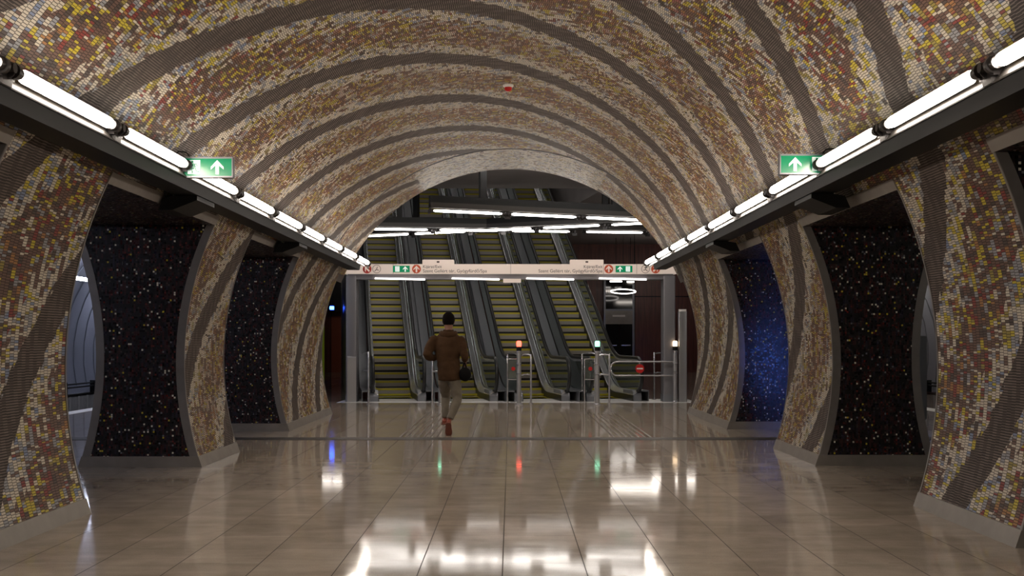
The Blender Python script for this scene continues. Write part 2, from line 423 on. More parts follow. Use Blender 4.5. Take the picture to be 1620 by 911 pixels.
for s in (-1, 1):
    side = 'left' if s < 0 else 'right'
    mb = MB()
    yend = YE
    # above the openings
    shell_patch(mb, s * TH_W, s * TH_OP, Y0, YE, 8)
    edges = [Y0] + [e for o in OPEN[s] for e in o] + [END[s]]
    for k in range(0, len(edges), 2):
        shell_patch(mb, s * TH_OP, s * TH_FL, edges[k], edges[k + 1], 28)
    struct(mb.build('wall_' + side, M['hall'], smooth='all', recalc=False), 'curved %s wall of the hall in spiralling coloured mosaic, pierced by passages' % side)
    # end of the last pier above the opening height: closes shell thickness
    # passages
    mbd = MB(); mbe = MB(); mbs = MB(); mbp = MB()
    N = 28
    piers = [(edges[k], edges[k + 1]) for k in range(0, len(edges), 2)]
    for (a, b) in piers:
        for yy, sg in ((a, -1), (b, 1)):
            zs = [0.12 + (OPH - 0.12) * i / N for i in range(N + 1)]
            vs = []; uv = []
            for z in zs:
                x0, x1 = hx(z) + .085, px(z) - .085
                vs += [(s * x0, yy, z), (s * x1, yy, z)]; uv += [(x0 + yy * 7.3, z), (x1 + yy * 7.3, z)]
            mbd.add(vs, [(2 * i, 2 * i + 1, 2 * i + 3, 2 * i + 2) for i in range(N)], 0, uv)
            # steel edgings at both corners of the pier face
            for fn, w0, w1 in ((hx, -.004, .085), (px, -.085, .004)):
                zz = [OPH * i / N for i in range(N + 1)]
                vs = []
                for z in zz:
                    x = fn(z)
                    for (q, yo) in ((w0, .006), (w1, .006), (w1, -.02), (w0, -.02)):
                        vs.append((s * (x + q), yy + sg * yo, z))
                fs = []
                for i in range(N):
                    for c in range(4): fs.append((4 * i + c, 4 * i + (c + 1) % 4, 4 * i + 4 + (c + 1) % 4, 4 * i + 4 + c))
                fs += [(0, 1, 2, 3), tuple(4 * N + c for c in range(4))]
                mbe.add(vs, fs)
            # thin edging on the hall face
            vs = []
            for i in range(N + 1):
                z = OPH * i / N; th = atan2(hx(z), z - YC)
                for (q, yo) in ((-.006, 0.0), (-.006, -.022), (.01, -.022), (.01, 0.0)):
                    vs.append((s * (R + q) * sin(th), yy + sg * yo, YC + (R + q) * cos(th)))
            fs = []
            for i in range(N):
                for c in range(4): fs.append((4 * i + c, 4 * i + (c + 1) % 4, 4 * i + 4 + (c + 1) % 4, 4 * i + 4 + c))
            mbe.add(vs, fs)
        # skirting round the pier
        mbs.add([(s * (hx(0) - .015), a - .012, 0), (s * (px(0) + .015), a - .012, 0), (s * (px(0) + .015), b + .012, 0), (s * (hx(0) - .015), b + .012, 0),
                 (s * (hx(.12) - .012), a - .012, .12), (s * (px(.12) + .012), a - .012, .12), (s * (px(.12) + .012), b + .012, .12), (s * (hx(.12) - .012), b + .012, .12)],
                [(0, 1, 5, 4), (1, 2, 6, 5), (2, 3, 7, 6), (3, 0, 4, 7), (4, 5, 6, 7)])
        # platform face of the pier
        vs = []
        for i in range(N + 1):
            z = .1 + (OPH - .1) * i / N
            vs += [(s * px(z), a, z), (s * px(z), b, z)]
        mbp.add(vs, [(2 * i, 2 * i + 1, 2 * i + 3, 2 * i + 2) for i in range(N)])
    mo = MB()
    for k, (a, b) in enumerate(OPEN[s]):
        x0, x1 = hx(OPH), px(OPH)
        mbd.add([(s * x0, a, OPH), (s * x1, a, OPH), (s * x1, b, OPH), (s * x0, b, OPH)], [(0, 1, 2, 3)], 0, [(x0, a), (x1, a), (x1, b), (x0, b)])
        # head band on the hall face
        th0, th1 = TH_OP - .028, TH_OP
        vs = [(s * (R + q) * sin(t), y, YC + (R + q) * cos(t)) for t in (th0, th1) for q in (-.012, .02) for y in (a - .02, b + .02)]
        mo.add(vs, [(0, 1, 5, 4), (2, 3, 7, 6), (0, 2, 3, 1), (4, 5, 7, 6), (0, 4, 6, 2), (1, 3, 7, 5)])
    struct(mbd.build('wall_passage_' + side, M['dark'], smooth=False, recalc=False), 'black speckled mosaic faces of the passages through the %s wall' % side)
    struct(mbe.build('trim_2' if s < 0 else 'trim_3', M['edge'], smooth=True), 'curved steel edging at the pier corners on the %s side' % side)
    struct(mbs.build('baseboard_' + side, M['skirt']), 'grey metal skirting round the feet of the %s piers' % side)
    struct(mo.build('trim_4' if s < 0 else 'trim_5', M['skirt']), 'straight metal head bands over the %s passages' % side)
    # platform side shell above and between the openings, far wall, roof
    ts = [radians(-180 + i * 6) for i in range(0, 0)]
    zt = OPH
    a0 = atan2(PY - zt, -(px(zt) - PC)) if False else None
    ang0 = math.asin((zt - PY) / PR)             # elevation of the opening head on the near side
    n = 30; vs = []; uvp = []
    for i in range(n + 1):
        t = pi - ang0 - (pi - ang0 - math.asin((-.13 - PY) / PR)) * i / n
        vs += [(s * (PC + PR * cos(t)), yy_, PY + PR * sin(t)) for yy_ in (Y0, 21.4, 48)]
    mbp.add(vs, [(3 * i, 3 * i + 1, 3 * i + 4, 3 * i + 3) for i in range(n)])
    mbp.add(vs, [(3 * i + 1, 3 * i + 2, 3 * i + 5, 3 * i + 4) for i in range(n) if i >= n * .42])
    struct(mbp.build('wall_platform_' + side, M['panel'], smooth=True, recalc=False), 'curved grey panelled tunnel wall beyond the %s passages' % side)
    # far-side plinth, track bed and platform edge
    q = MB()
    xe = 8.62; xw = PC + sqrt(PR ** 2 - (.13 + PY) ** 2)
    q.box(min(s * (xw - .05), s * (xw + .3)), max(s * (xw - .05), s * (xw + .3)), Y0, 48, -1.1, -.13)
    for k in range(90):
        y = Y0 + k * .62
        q.box(min(s * (xw - .09), s * (xw - .05)), max(s * (xw - .09), s * (xw - .05)), y, y + .05, -1.0, -.16)
    q.box(min(s * (xw - .05), s * (xw + .2)), max(s * (xw - .05), s * (xw + .2)), Y0, 48, -.16, -.09)
    struct(q.build('wall_track_' + side, M['concrete']), 'ribbed low wall beyond the track on the %s side' % side)
    q = MB(); q.box(min(s * xe, s * (xw + .2)), max(s * xe, s * (xw + .2)), Y0, 48, -1.15, -1.1)
    struct(q.build('floor_track_' + side, M['trackdark']), 'dark track bed of the %s platform tunnel' % side)
    # cable rail along the far wall
    q = MB()
    for zz in (.10, .19): q.tube([(s * (xw - .12), Y0, zz), (s * (xw - .12), 48, zz)], .022, 6)
    for k in range(28): q.box(min(s * (xw - .15), s * (xw - .02)), max(s * (xw - .15), s * (xw - .02)), Y0 + k * 2, Y0 + k * 2 + .07, -.09, .25)
    tag(q.build('cable_rail', M['black']), 'dark cable rail on low brackets along the tunnel wall seen through the %s passage' % side, 'rail')

# platform tunnel ribs: slanted seams between the panels
for s in (-1, 1):
    q = MB()
    for k in range(60):
        y = 2 + k * .75
        pts = []
        for i in range(13):
            t = radians(-16 + i * 9)
            pts.append((s * (PC + (PR - .012) * cos(t)), y + .10 * i * s * -1 * -s, PY + (PR - .012) * sin(t)))
        q.tube(pts, .014, 4)
    struct(q.build('trim_6' if s < 0 else 'trim_7', M['steel_d']), 'dark slanted seams between the %s tunnel wall panels' % ('left' if s < 0 else 'right'))

# floors
q = MB()
q.box(-8.62, 8.62, Y0, 24.85, -.3, 0)
q.box(-8.45, 8.45, 26.5, 50, -.3, 0)
q.box(-8.45, -3.9, 24.85, 26.5, -.3, 0)
q.box(4.2, 8.45, 24.85, 26.5, -.3, 0)
struct(q.build('floor', M['floor']), 'polished beige terrazzo floor of long narrow tiles')
q = MB(); q.box(-3.9, 4.2, 24.85, 26.5, -.3, .001)
M['plate'] = plain('light_landing_plate', srgb(232, 230, 228), 0.3, 0.1)  # near-white base stands in for the glancing reflection on the steel
struct(q.build('trim_8', M['plate']), 'bright steel threshold plate before the escalators')
q = MB(); q.box(-8.6, 8.6, 15.6, 16.0, .0005, .004)
struct(q.build('trim_9', plain('dark_joint_cover', srgb(48, 42, 38), 0.6, 0.1)), 'dark metal joint strip running across the floor')
q = MB(); q.box(-8.64, -8.3, Y0, 24.85, .0005, .004); q.box(8.3, 8.64, Y0, 24.85, .0005, .004)
struct(q.build('trim_11', M['signwhite']), 'pale safety edge along both platforms')
# tactile strips
tm = plain('tactile_ribs', srgb(104, 92, 82), 0.45)
for x0, x1, nm in ((-1.60, -1.08, 'on the left, beside the runner'), (1.49, 2.02, 'on the right, nobody on it')):
    q = MB()
    for k in range(7):
        x = x0 + (x1 - x0) * k / 6
        q.rbox(x - .014, x + .014, 16.0, 21.2, .0, .006, .004, axis='y')
    tag(q.build('tactile_strip', tm), 'ribbed tactile guide strip set in the floor ' + nm, 'floor strip')

# end wall behind the viewer and portal wall round the vault mouth
q = MB(); q.box(-12.5, 12.5, Y0 - .3, Y0, -.3, 6)
struct(q.build('wall_back', M['ceil']), 'plain grey wall closing the hall behind the viewer')
q = MB(); CH = 5.63
n = 40
for i in range(n):
    a, b = radians(-104 + 208 * i / n), radians(-104 + 208 * (i + 1) / n)
    pa, pb = hall_pt(a, YE), hall_pt(b, YE)
    def out(t):
        # ray from section centre to the box outline
        k = min(4.8 / max(1e-6, abs(sin(t))), (CH - YC) / cos(t) if cos(t) > 1e-6 else 1e9, (YC) / -cos(t) if cos(t) < -1e-6 else 1e9)
        return (k * sin(t), YE, YC + k * cos(t))
    if abs((a + b) / 2) < TH_OP: q.add([pa, pb, out(b), out(a)], [(0, 1, 2, 3)])
# ends of the last piers
for s in (-1, 1):
    zs = [OPH * i / 20 for i in range(21)]
    vs = []
    for z in zs: vs += [(s * hx(z), END[s], z), (s * (px(z) + .1), END[s], z)]
    q.add(vs, [(2 * i, 2 * i + 1, 2 * i + 3, 2 * i + 2) for i in range(20)])
    x0 = s * hx(OPH); x1 = s * 4.8
    q.add([(x0, END[s], OPH), (x0, YE, OPH), (x1, YE, OPH), (x1, END[s], OPH)], [(0, 1, 2, 3)])
struct(q.build('wall_portal', M['ceil'], recalc=False), 'grey wall around the mouth of the vaulted hall')

# concourse
q = MB()
YW = radians(9.0)                          # the escalators run askew to the hall
q.box(-8.6, 8.6, YE, 31.0, CH, CH + .3)
# right-hand and left-hand ceilings flanking the shaft
def ex(y, x0): return x0 - tan(YW) * (y - 26.4)
q.prism([(ex(31, 3.35), 31), (8.6, 31), (8.6, 50), (ex(50, 3.35), 50)], 'z', CH, CH + .3)
q.prism([(-8.6, 31), (ex(31, -4.1), 31), (ex(50, -4.1), 50), (-8.6, 50)], 'z', CH, CH + .3)
struct(q.build('ceiling_concourse', M['ceil']), 'flat grey ceiling over the escalator landing')
q = MB(); q.box(-8.6, 8.6, 49, 49.3, 0, CH)
for k in range(9): pass
struct(q.build('wall_concourse_far', M['wood']), 'dark red-brown panelled wall at the far end of the landing')
q = MB()
for x in (-7.9, -6.95, 5.45, 6.9, 8.3): q.box(x - .02, x + .02, 48.97, 49.0, 0, CH)
q.box(5.45, 8.4, 48.97, 49.0, 3.3, 3.34)
struct(q.build('trim_10', M['black']), 'dark joints between the wood wall panels')
q = MB(); q.box(-8.6, -8.45, 24.2, 49, 0, CH); struct(q.build('wall_concourse_left', M['black']), 'dark side wall of the landing at left')
q = MB(); q.box(8.45, 8.6, 24.2, 49, 0, CH); struct(q.build('wall_concourse_right', M['wood']), 'dark wood side wall of the landing at right')
q = MB()
q.prism([(-8.44, 48.4), (-6.2, 48.4), (-6.2, 48.95), (-8.44, 48.95)], 'z', 2.65, CH)
struct(q.build('wall_concourse_bulkhead', M['black']), 'black bulkhead above the far left door')

# escalator shaft walls and sloping soffit
SL = radians(31.5); TS = tan(SL)
q = MB()
for x0 in (3.36, -4.12):
    for ya, yb in ((31, 50),):
        za = CH if x0 > 0 else CH
        q.add([(ex(31, x0), 31, CH), (ex(50, x0), 50, CH), (ex(50, x0), 50, CH + 14), (ex(31, x0), 31, CH + 4)], [(0, 1, 2, 3)])
q.add([(ex(31, 3.36), 31, CH), (ex(31, -4.12), 31, CH), (ex(31, -4.12), 31, CH + 4), (ex(31, 3.36), 31, CH + 4)], [(0, 1, 2, 3)])
q.add([(ex(31, 3.36), 31, CH + 4), (ex(31, -4.12), 31, CH + 4), (ex(50, -4.12), 50, CH + 14), (ex(50, 3.36), 50, CH + 14)], [(0, 1, 2, 3)])
struct(q.build('wall_shaft', M['ceil'], recalc=False), 'grey walls and soffit of the escalator shaft')

# ------------------------------------------------------------------ light strips
def make_strip(length, name, label, group=None, parts=('channel', 'reflector')):
    """runs along local +y from 0; tubes hang on the -x side (towards the hall axis for the right strip)"""
    t = empty(name, label=label, cat='light strip', group=group)
    q = MB(); q.prism([(.04, -.20), (.02, -.10), (.09, .01), (.26, .01), (.26, -.20)], 'y', 0, length - .9)
    q.build('channel', M['black'], t)
    q = MB(); q.prism([(.017, -.10), (.087, .012), (.083, .018), (.006, -.098)], 'y', 0, length - .35)
    q.prism([(.006, -.104), (.017, -.104), (.017, -.094), (.006, -.094)], 'y', 0, length - .35)
    q.build('reflector', M['tray'], t)
    return t
def make_tube(mat, arc=None, L=1.49, rs=1.0):
    t = empty('tube_lamp')
    q = MB(); n = 14; P = [(0.0, 0.018), (.03, .028), (.05, .037), (.08, .040), (L - .08, .040), (L - .05, .037), (L - .03, .028), (L, .018)]
    n = 24
    q.tube([(0, y, 0) for y, r in P], [r * rs for y, r in P], n)
    if arc:                                   # back made unlit to keep glare off the vault beside it
        for fi in range(len(q.f)):
            if fi < (len(P) - 1) * n:
                k = fi % n + .5; a = 2 * pi * k / n; phi = math.degrees(atan2(cos(a), -sin(a)))
                if not (arc[0] < phi < arc[1]): q.m[fi] = 1
    q.build('glass_tube', [mat, M['unlit_back']], t, smooth=True)
    for y, d in ((0, -1), (L, 1)):
        q = MB(); q.tube([(0, y, 0), (0, y + d * .05, 0), (0, y + d * .055, 0), (0, y + d * .085, 0)], [.036, .036, .048, .048], 12)
        q.box(.0, .075, y + d * .07 - .02, y + d * .07 + .02, -.06, .01)
        q.build('end_cap', M['holder'], t, smooth=True)
    q = MB(); q.tube([(.01, L + .14, -.01), (.01, L + .145, -.01)], .055, 14); q.tube([(-.045, L + .14, 0), (.09, L + .14, 0)], .03, 10)
    q.box(.0, .03, L + .08, L + .2, -.10, -.03)
    q.build('connector', M['holder'], t, smooth=True)
    return t
tube0 = make_tube(M['tube'], (-125, 72)); tube1 = make_tube(M['tube_c'], rs=.62); used = {}
def place_tube(proto, loc, rz, mirror, label, group, tilt=0.0):
    o = proto if proto.name not in used else copy_tree(proto)
    used[proto.name] = 1
    o.location = loc; o.rotation_euler = (0, 0, rz)
    o.scale = (-1 if mirror else 1, 1, 1)
    tag(o, label, 'lamp', group)
    return o
ORD = ['nearest', 'second', 'third', 'fourth', 'fifth', 'sixth', 'seventh', 'eighth', 'ninth', 'tenth', 'eleventh']
PIT = 1.773
for s, sx, sz, ys, n, y_end in ((-1, 2.84, 2.935, 6.42, 9, 22.1), (1, 2.72, 2.955, 6.51, 10, 22.3)):
    side = 'left' if s < 0 else 'right'
    st = make_strip(y_end - Y0 - .02, 'light_strip', 'long black light channel with grey reflector running along the %s side of the vault' % side)
    st.location = (s * sx, Y0 + .01, sz)
    if s < 0: st.scale = (-1, 1, 1)
    pitch = PIT if s < 0 else 1.785
    for k in range(-7, n):
        y = ys + k * pitch
        if y < Y0 + .2 or y + 1.49 > y_end: continue
        if k < 0:
            lab = 'glowing tube lamp of the %s strip outside the frame beside the viewer' % side if not (s > 0 and k == -1) else 'glowing tube lamp cut by the right edge of the photo'
        else: lab = '%s glowing tube lamp on the %s light strip, counted from the viewer' % (ORD[k], side)
        g = 'tube lamps on the %s light strip' % side
        if k < 0 and not (s > 0 and k == -1): g = 'tube lamps of the %s strip beside and behind the viewer' % side
        o = place_tube(tube0, (s * sx, y, sz), 0, s < 0, lab, g)
        if k == 1:                            # the exit sign hangs where this lamp's connector would be
            for c in [c for c in o.children if c.name.startswith('connector')]: bpy.data.objects.remove(c)
    for j, yb in enumerate((10.25, 15.2)):
        q = MB(); q.prism([(0.02, 0), (0.22, 0), (0.33, -.02), (0.38, -.13), (.25, -.13), (0.02, -.04)], 'y', 0, .6)
        o = q.build('speaker_box', M['black'], loc=(s * (sx + .03), yb, sz - .205))
        if s < 0: o.scale = (-1, 1, 1)
        tag(o, 'black wedge-shaped box under the %s light strip, %s' % (side, 'close to the exit sign' if j == 0 else 'above the far passage'), 'speaker', )

# lights over the landing: three beams hung from the ceiling
def beam(p0, p1, tubes, label, name='hanging_light_beam', posts=(), proto=None, grp='tube lamps over the escalator landing'):
    p0 = Vector(p0); p1 = Vector(p1); d = p1 - p0; L = d.length; rz = atan2(d.y, d.x) - pi / 2
    t = empty(name, tuple(p0), rz, label, 'light beam', 'light beams over the escalator landing')
    q = MB(); q.prism([(.06, .12), (.06, .30), (-.06, .30), (-.06, .12)], 'y', 0, L); q.build('channel', M['black'], t)
    q = MB(); q.prism([(.07, .05), (.07, .16), (.062, .16), (.062, .06), (-.062, .06), (-.062, .12), (-.07, .12), (-.07, .05)], 'y', 0, L); q.build('reflector', M['tray'], t)
    for yy in posts:
        q = MB(); q.box(-.055, .055, yy - .07, yy + .07, .30, CH - p0.z); q.build('hanger', M['black'], t)
    R_ = Matrix.Rotation(rz, 3, 'Z')
    for y, lab in tubes:
        loc = p0 + R_ @ Vector((.02, y, -.005))
        place_tube(proto or tube1, tuple(loc), rz, True, lab, grp)
bl = 'tube lamp on the %s, %s'
b1 = 'slanting upper beam over the landing'; b2 = 'level lower beam over the landing'; b3 = 'rising lower beam over the landing'
beam((-1.645, 22.560, 4.032), (4.230, 24.910, 4.032), [(0.07, bl % (b1, 'leftmost')), (1.77, bl % (b1, 'middle one')), (3.50, bl % (b1, 'partly hidden by the vault'))], 'dark beam slanting away to the right over the landing, topmost of three', posts=(1.15, 4.2))
beam((-4.200, 27.900, 4.200), (4.600, 29.100, 4.200), [(0.62, bl % (b2, 'left of the middle gap')), (2.42, bl % (b2, 'second from its left end')), (4.27, bl % (b2, 'above the sign middle')), (6.20, bl % (b2, 'above the right symbols'))], 'dark near-level beam over the landing, behind the topmost one', posts=(1.4, 6.7))
beam((-4.300, 30.100, 4.200), (3.900, 26.300, 4.200), [(0.30, bl % (b3, 'at its left end')), (1.98, bl % (b3, 'second from its left end')), (3.83, bl % (b3, 'middle one')), (5.65, bl % (b3, 'fourth from its left end')), (7.45, bl % (b3, 'at its right end'))], 'dark beam coming forward to the right over the landing, lowest on its left', posts=(2.0, 7.3))
tube2 = make_tube(M['tube_s'], rs=.62)  # unseen beam and tubes added to brighten the landing
beam((-4.6, 22.75, 5.12), (4.6, 22.75, 5.12), [(.1 + 1.8 * k, 'added unseen tube lamp lighting the landing from behind the vault mouth') for k in range(5)], 'added unseen light beam behind the top of the vault mouth', posts=(.9, 8.3), proto=tube2, grp='added tube lamps behind the vault mouth')
# unseen lamps added along the escalator shaft, above the edge of the landing ceiling
for j in range(5):
    for i in range(3):
        y = 33.5 + j * 3.2; z = CH + 3.3 + (y - 31) * .52
        place_tube(tube1, (ex(y, -3.0 + i * 2.2), y, z - .2), -pi / 2, False, 'added unseen tube lamp high in the escalator shaft above the landing ceiling', 'added tube lamps of the escalator shaft')
# platform tubes
for s in (-1, 1):
    q0 = None
    for k in range(10):
        q = MB(); q.tube([(0, 0, 0), (0, 1.5, 0)], .045, 10)
        o = q.build('platform_lamp', M['tube_p' if s < 0 else 'tube_q'], smooth=True, loc=(s * 11.0, 1.2 + k * 3.85, 2.97)) if q0 is None else q0.copy()
        if q0 is not None: COL.objects.link(o); o.location = (s * 11.0, 1.2 + k * 3.85, 2.97)
        q0 = q0 or o
        tag(o, 'tube lamp in the %s platform tunnel beyond the passages' % ('left' if s < 0 else 'right'), 'lamp', 'tube lamps of the %s platform tunnel' % ('left' if s < 0 else 'right'))
# blue-lit sign projecting from the platform side of the second right pier
t = empty('lightbox', (4.86, 13.3, 0), 0, 'blue-lit sign box projecting from the platform side of the second right pier', 'sign')
q = MB(); q.rbox(-.20, .10, -.04, .04, .45, 1.45, .02, axis='y'); q.build('case', M['steel_d'], t)
q = MB(); q.box(-.16, .07, .041, .05, .5, 1.4); q.build('screen', M['l_screen'], t)
# ------------------------------------------------------------------ exit signs
def arrow_pts(cx, cz, h):
    return [(cx, cz + h * .5), (cx + h * .45, cz + h * .02), (cx + h * .45, cz - h * .16), (cx + h * .12, cz + h * .13), (cx + h * .12, cz - h * .5),
            (cx - h * .12, cz - h * .5), (cx - h * .12, cz + h * .13), (cx - h * .45, cz - h * .16), (cx - h * .45, cz + h * .02)]
def flat(pts, y, rot=0, c=(0, 0), th=.004):
    q = MB(); ca, sa = cos(rot), sin(rot)
    pts = [(c[0] + (x - c[0]) * ca - (z - c[1]) * sa, c[1] + (x - c[0]) * sa + (z - c[1]) * ca) for x, z in pts]
    q.prism(pts, 'y', y - th, y); return q
def running_man(q, cx, cz, h, y, flip=1):
    """green running figure built of small strokes"""
    def st(pts, r): q.tube([(cx + flip * x * h, y, cz + z * h) for x, z in pts], r * h, 6, sx=1)
    q.ellip((cx + flip * .10 * h, y, cz + .36 * h), (.085 * h, .003, .085 * h), 10, 6)
    st([(.05, .24), (-.06, -.02)], .075)
    st([(.05, .22), (.22, .10), (.30, .18)], .035)
    st([(.03, .20), (-.16, .22), (-.24, .06)], .035)
    st([(-.05, -.02), (.14, -.14), (.10, -.40)], .05)
    st([(-.07, -.03), (-.18, -.26), (-.38, -.30)], .05)
def exit_sign(loc, flip, label):
    t = empty('exit_sign', loc, 0, label, 'exit sign')
    W, H = .44, .178
    q = MB(); q.rbox(-W / 2, W / 2, -.02, .035, 0, H, .008, axis='y'); q.build('case', M['green'], t)
    q = MB()
    for z0, z1 in ((0, .01), (H - .01, H)): q.box(-W / 2 - .004, W / 2 + .004, -.03, .04, z0 - .002, z1 + .002)
    for x0, x1 in ((-W / 2 - .004, -W / 2 + .006), (W / 2 - .006, W / 2 + .004)): q.box(x0, x1, -.03, .04, .008, H - .008)
    q.build('frame', M['steel_d'], t)
    a = flat(arrow_pts(-flip * -.09 if False else flip * .085, H / 2, .125), -.0205); o = a.build('arrow', M['pict'], t)
    q = MB(); q.box(-flip * .12 - .055, -flip * .12 + .055, -.024, -.0205, .03, H - .025); o = q.build('pictogram', M['pict'], t)
    q = MB(); running_man(q, -flip * .12, H / 2, .13, -.026, -1 if flip > 0 else -1); q.build('running_figure', M['green'], o, smooth=True)
    q = MB(); q.box(-flip * (W / 2 + .0), -flip * (W / 2 + .11), -.01, .02, .03, .08) if flip < 0 else q.box(-(W / 2 + .11), -(W / 2), -.01, .02, .03, .08)
    q.build('bracket', M['steel_d'], t)
    q = MB(); q.tube([(-flip * .16, .01, H), (-flip * .2, .02, H + .05), (-flip * .27, .03, H + .06), (-flip * .33, .05, H + .0)], .006, 6); q.build('cable', M['black'], t, smooth=True)
    return t
exit_sign((-2.665, 9.80, 2.83), 1, 'lit green exit sign with running figure left of an arrow, by the left strip')
exit_sign((2.615, 9.915, 2.875), -1, 'lit green exit sign with arrow left of a running figure, by the right strip')

# smoke detector
t = empty('smoke_detector', (-.033, 14.6, YC + R - .0), 0, 'small red alarm detector with white ring on the crown of the vault', 'detector')
q = MB(); q.lathe([(.07, 0), (.07, -.02), (.055, -.035)], n=16); q.build('base', M['signwhite'], t, smooth=True)
q = MB(); q.lathe([(.05, -.035), (.045, -.07), (.02, -.085)], n=16); q.build('lens', M['red'], t, smooth=True)

# ------------------------------------------------------------------ portal with signs
GY = 25.2
t = empty('sign_portal', (0, GY, 0), 0, 'wide grey portal frame with a white sign fascia in front of the escalators', 'sign portal')
for xa, xb, w_ in ((-3.74, -3.50, 'post'), (3.46, 3.73, 'post')):
    q = MB(); q.rbox(xa, xb, 0, .45, .16, 2.86, .03); q.build('post', M['portal'], t, smooth=True)
    q = MB(); q.rbox(xa - .01, xb + .01, -.01, .46, 0, .16, .03); q.build('plinth', M['steel_d'], t, smooth=True)
q = MB(); q.box(-3.7, 3.69, .05, .45, 2.78, 2.9); q.build('beam', M['portal'], t)
q = MB()
XL, XR, ZB, ZT, rr = -3.76, 3.75, 2.9, 3.12, .07
pts = [(XL, ZB), (XR, ZB)] + [(XR - rr + rr * cos(radians(a)), ZT - rr + rr * sin(radians(a))) for a in range(0, 91, 18)] + [(XL + rr + rr * cos(radians(a)), ZT - rr + rr * sin(radians(a))) for a in range(90, 181, 18)]
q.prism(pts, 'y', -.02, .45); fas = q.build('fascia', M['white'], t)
q = MB()
for x in (-2.66, -2.18, -.001, 2.1, 2.85): q.box(x - .004, x + .004, -.0225, -.02, ZB, ZT)
q.build('panel_joint', M['paleink'], fas)
def disc(cx, cz, r, y, mat, par, name, th=.004):
    return flat([(cx + r * cos(2 * pi * k / 24), cz + r * sin(2 * pi * k / 24)) for k in range(24)], y, th=th).build(name, mat, par)
ZC = (ZB + ZT) / 2
def sx_(x): return (x - 808) * GY / F
def round_sign(pxx, mat, rot):
    o = disc(sx_(pxx), ZC, .10, -.021, mat, t, 'direction_disc')
    flat(arrow_pts(sx_(pxx), ZC, .15), -.0255, rot, (sx_(pxx), ZC), .003).build('arrow', M['white'], o)
round_sign(581, M['redd'], radians(45)); round_sign(659, M['orange'], 0); round_sign(963, M['orange'], 0); round_sign(1037, M['orange'], radians(-45))
def ring_sign(pxx, s):
    q = MB(); c = sx_(pxx)
    q.tube([(c + .09 * cos(2 * pi * k / 24), -.024, ZC + .09 * sin(2 * pi * k / 24)) for k in range(25)], .006, 6)
    q.tube([(c - s * .045, -.024, ZC - .05), (c - s * .005, -.024, ZC - .01), (c + s * .02, -.024, ZC + .05)], .009, 6)
    q.tube([(c - s * .005, -.024, ZC - .01), (c + s * .05, -.024, ZC - .03)], .009, 6)
    q.build('stair_symbol', M['paleink'], t, smooth=True)
ring_sign(596, 1); ring_sign(1021, -1)
for xc, fl in ((635, 1), (987, -1)):
    c = sx_(xc)
    q = MB(); q.box(c - .19, c + .19, -.027, -.02, ZC - .075, ZC + .075); o = q.build('exit_plate', M['green'], t)
    flat(arrow_pts(c + fl * .09, ZC, .12), -.0275, th=.003).build('arrow', M['pict'], o)
    q = MB(); q.box(c - fl * .09 - .05, c - fl * .09 + .05, -.031, -.0275, ZC - .06, ZC + .06); o2 = q.build('pictogram', M['pict'], o)
def text(s_, x, z, size, y, mat, par, align='LEFT', name='lettering'):
    cu = bpy.data.curves.new('t', 'FONT'); cu.body = s_; cu.size = size; cu.align_x = align; cu.extrude = .001
    o = bpy.data.objects.new('t', cu); COL.objects.link(o)
    bpy.context.view_layer.update()
    me = bpy.data.meshes.new_from_object(o.evaluated_get(bpy.context.evaluated_depsgraph_get()))
    bpy.data.objects.remove(o); me.materials.clear(); me.materials.append(mat); me.name = name
    ob = bpy.data.objects.new(name, me); COL.objects.link(ob); ob.parent = par
    ob.location = (x, y, z); ob.rotation_euler = (pi / 2, 0, 0)
    return ob
text('Kijárat/Exit', sx_(669), ZC + .022, .095, -.0235, M['ink'], t)
text('Szent Gellért tér, Gyógyfürdő/Spa', sx_(669), ZC - .078, .105, -.0235, M['ink'], t)
text('Kijárat/Exit', sx_(953), ZC + .022, .095, -.0235, M['ink'], t, 'RIGHT')
text('Szent Gellért tér, Gyógyfürdő/Spa', sx_(953), ZC - .078, .105, -.0235, M['ink'], t, 'RIGHT')
# under-lights of the portal
for k, (xa, xb) in enumerate(((593, 672), (715, 790), (833, 908), (948, 1023))):
    q = MB(); q.tube([(sx_(xa), .03, 2.80), (sx_(xb), .03, 2.775)], .018, 8); q.build('under_light', M['tube_u'], t, smooth=True)
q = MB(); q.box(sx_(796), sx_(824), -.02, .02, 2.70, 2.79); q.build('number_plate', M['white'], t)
for xa, xb, lab in ((668, 718, 'left'), (902, 955, 'right')):
    b_ = empty('speaker_box', (sx_((xa + xb) / 2), GY + .12, ZT), 0, 'flat white box lying on top of the sign portal, %s one of two' % lab, 'box')
    w_ = (xb - xa) * GY / F / 2
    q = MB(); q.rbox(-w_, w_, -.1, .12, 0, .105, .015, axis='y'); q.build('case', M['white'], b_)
    q = MB(); q.box(-.03, .03, -.108, -.1, .035, .07); q.build('emblem', M['ink'], b_)

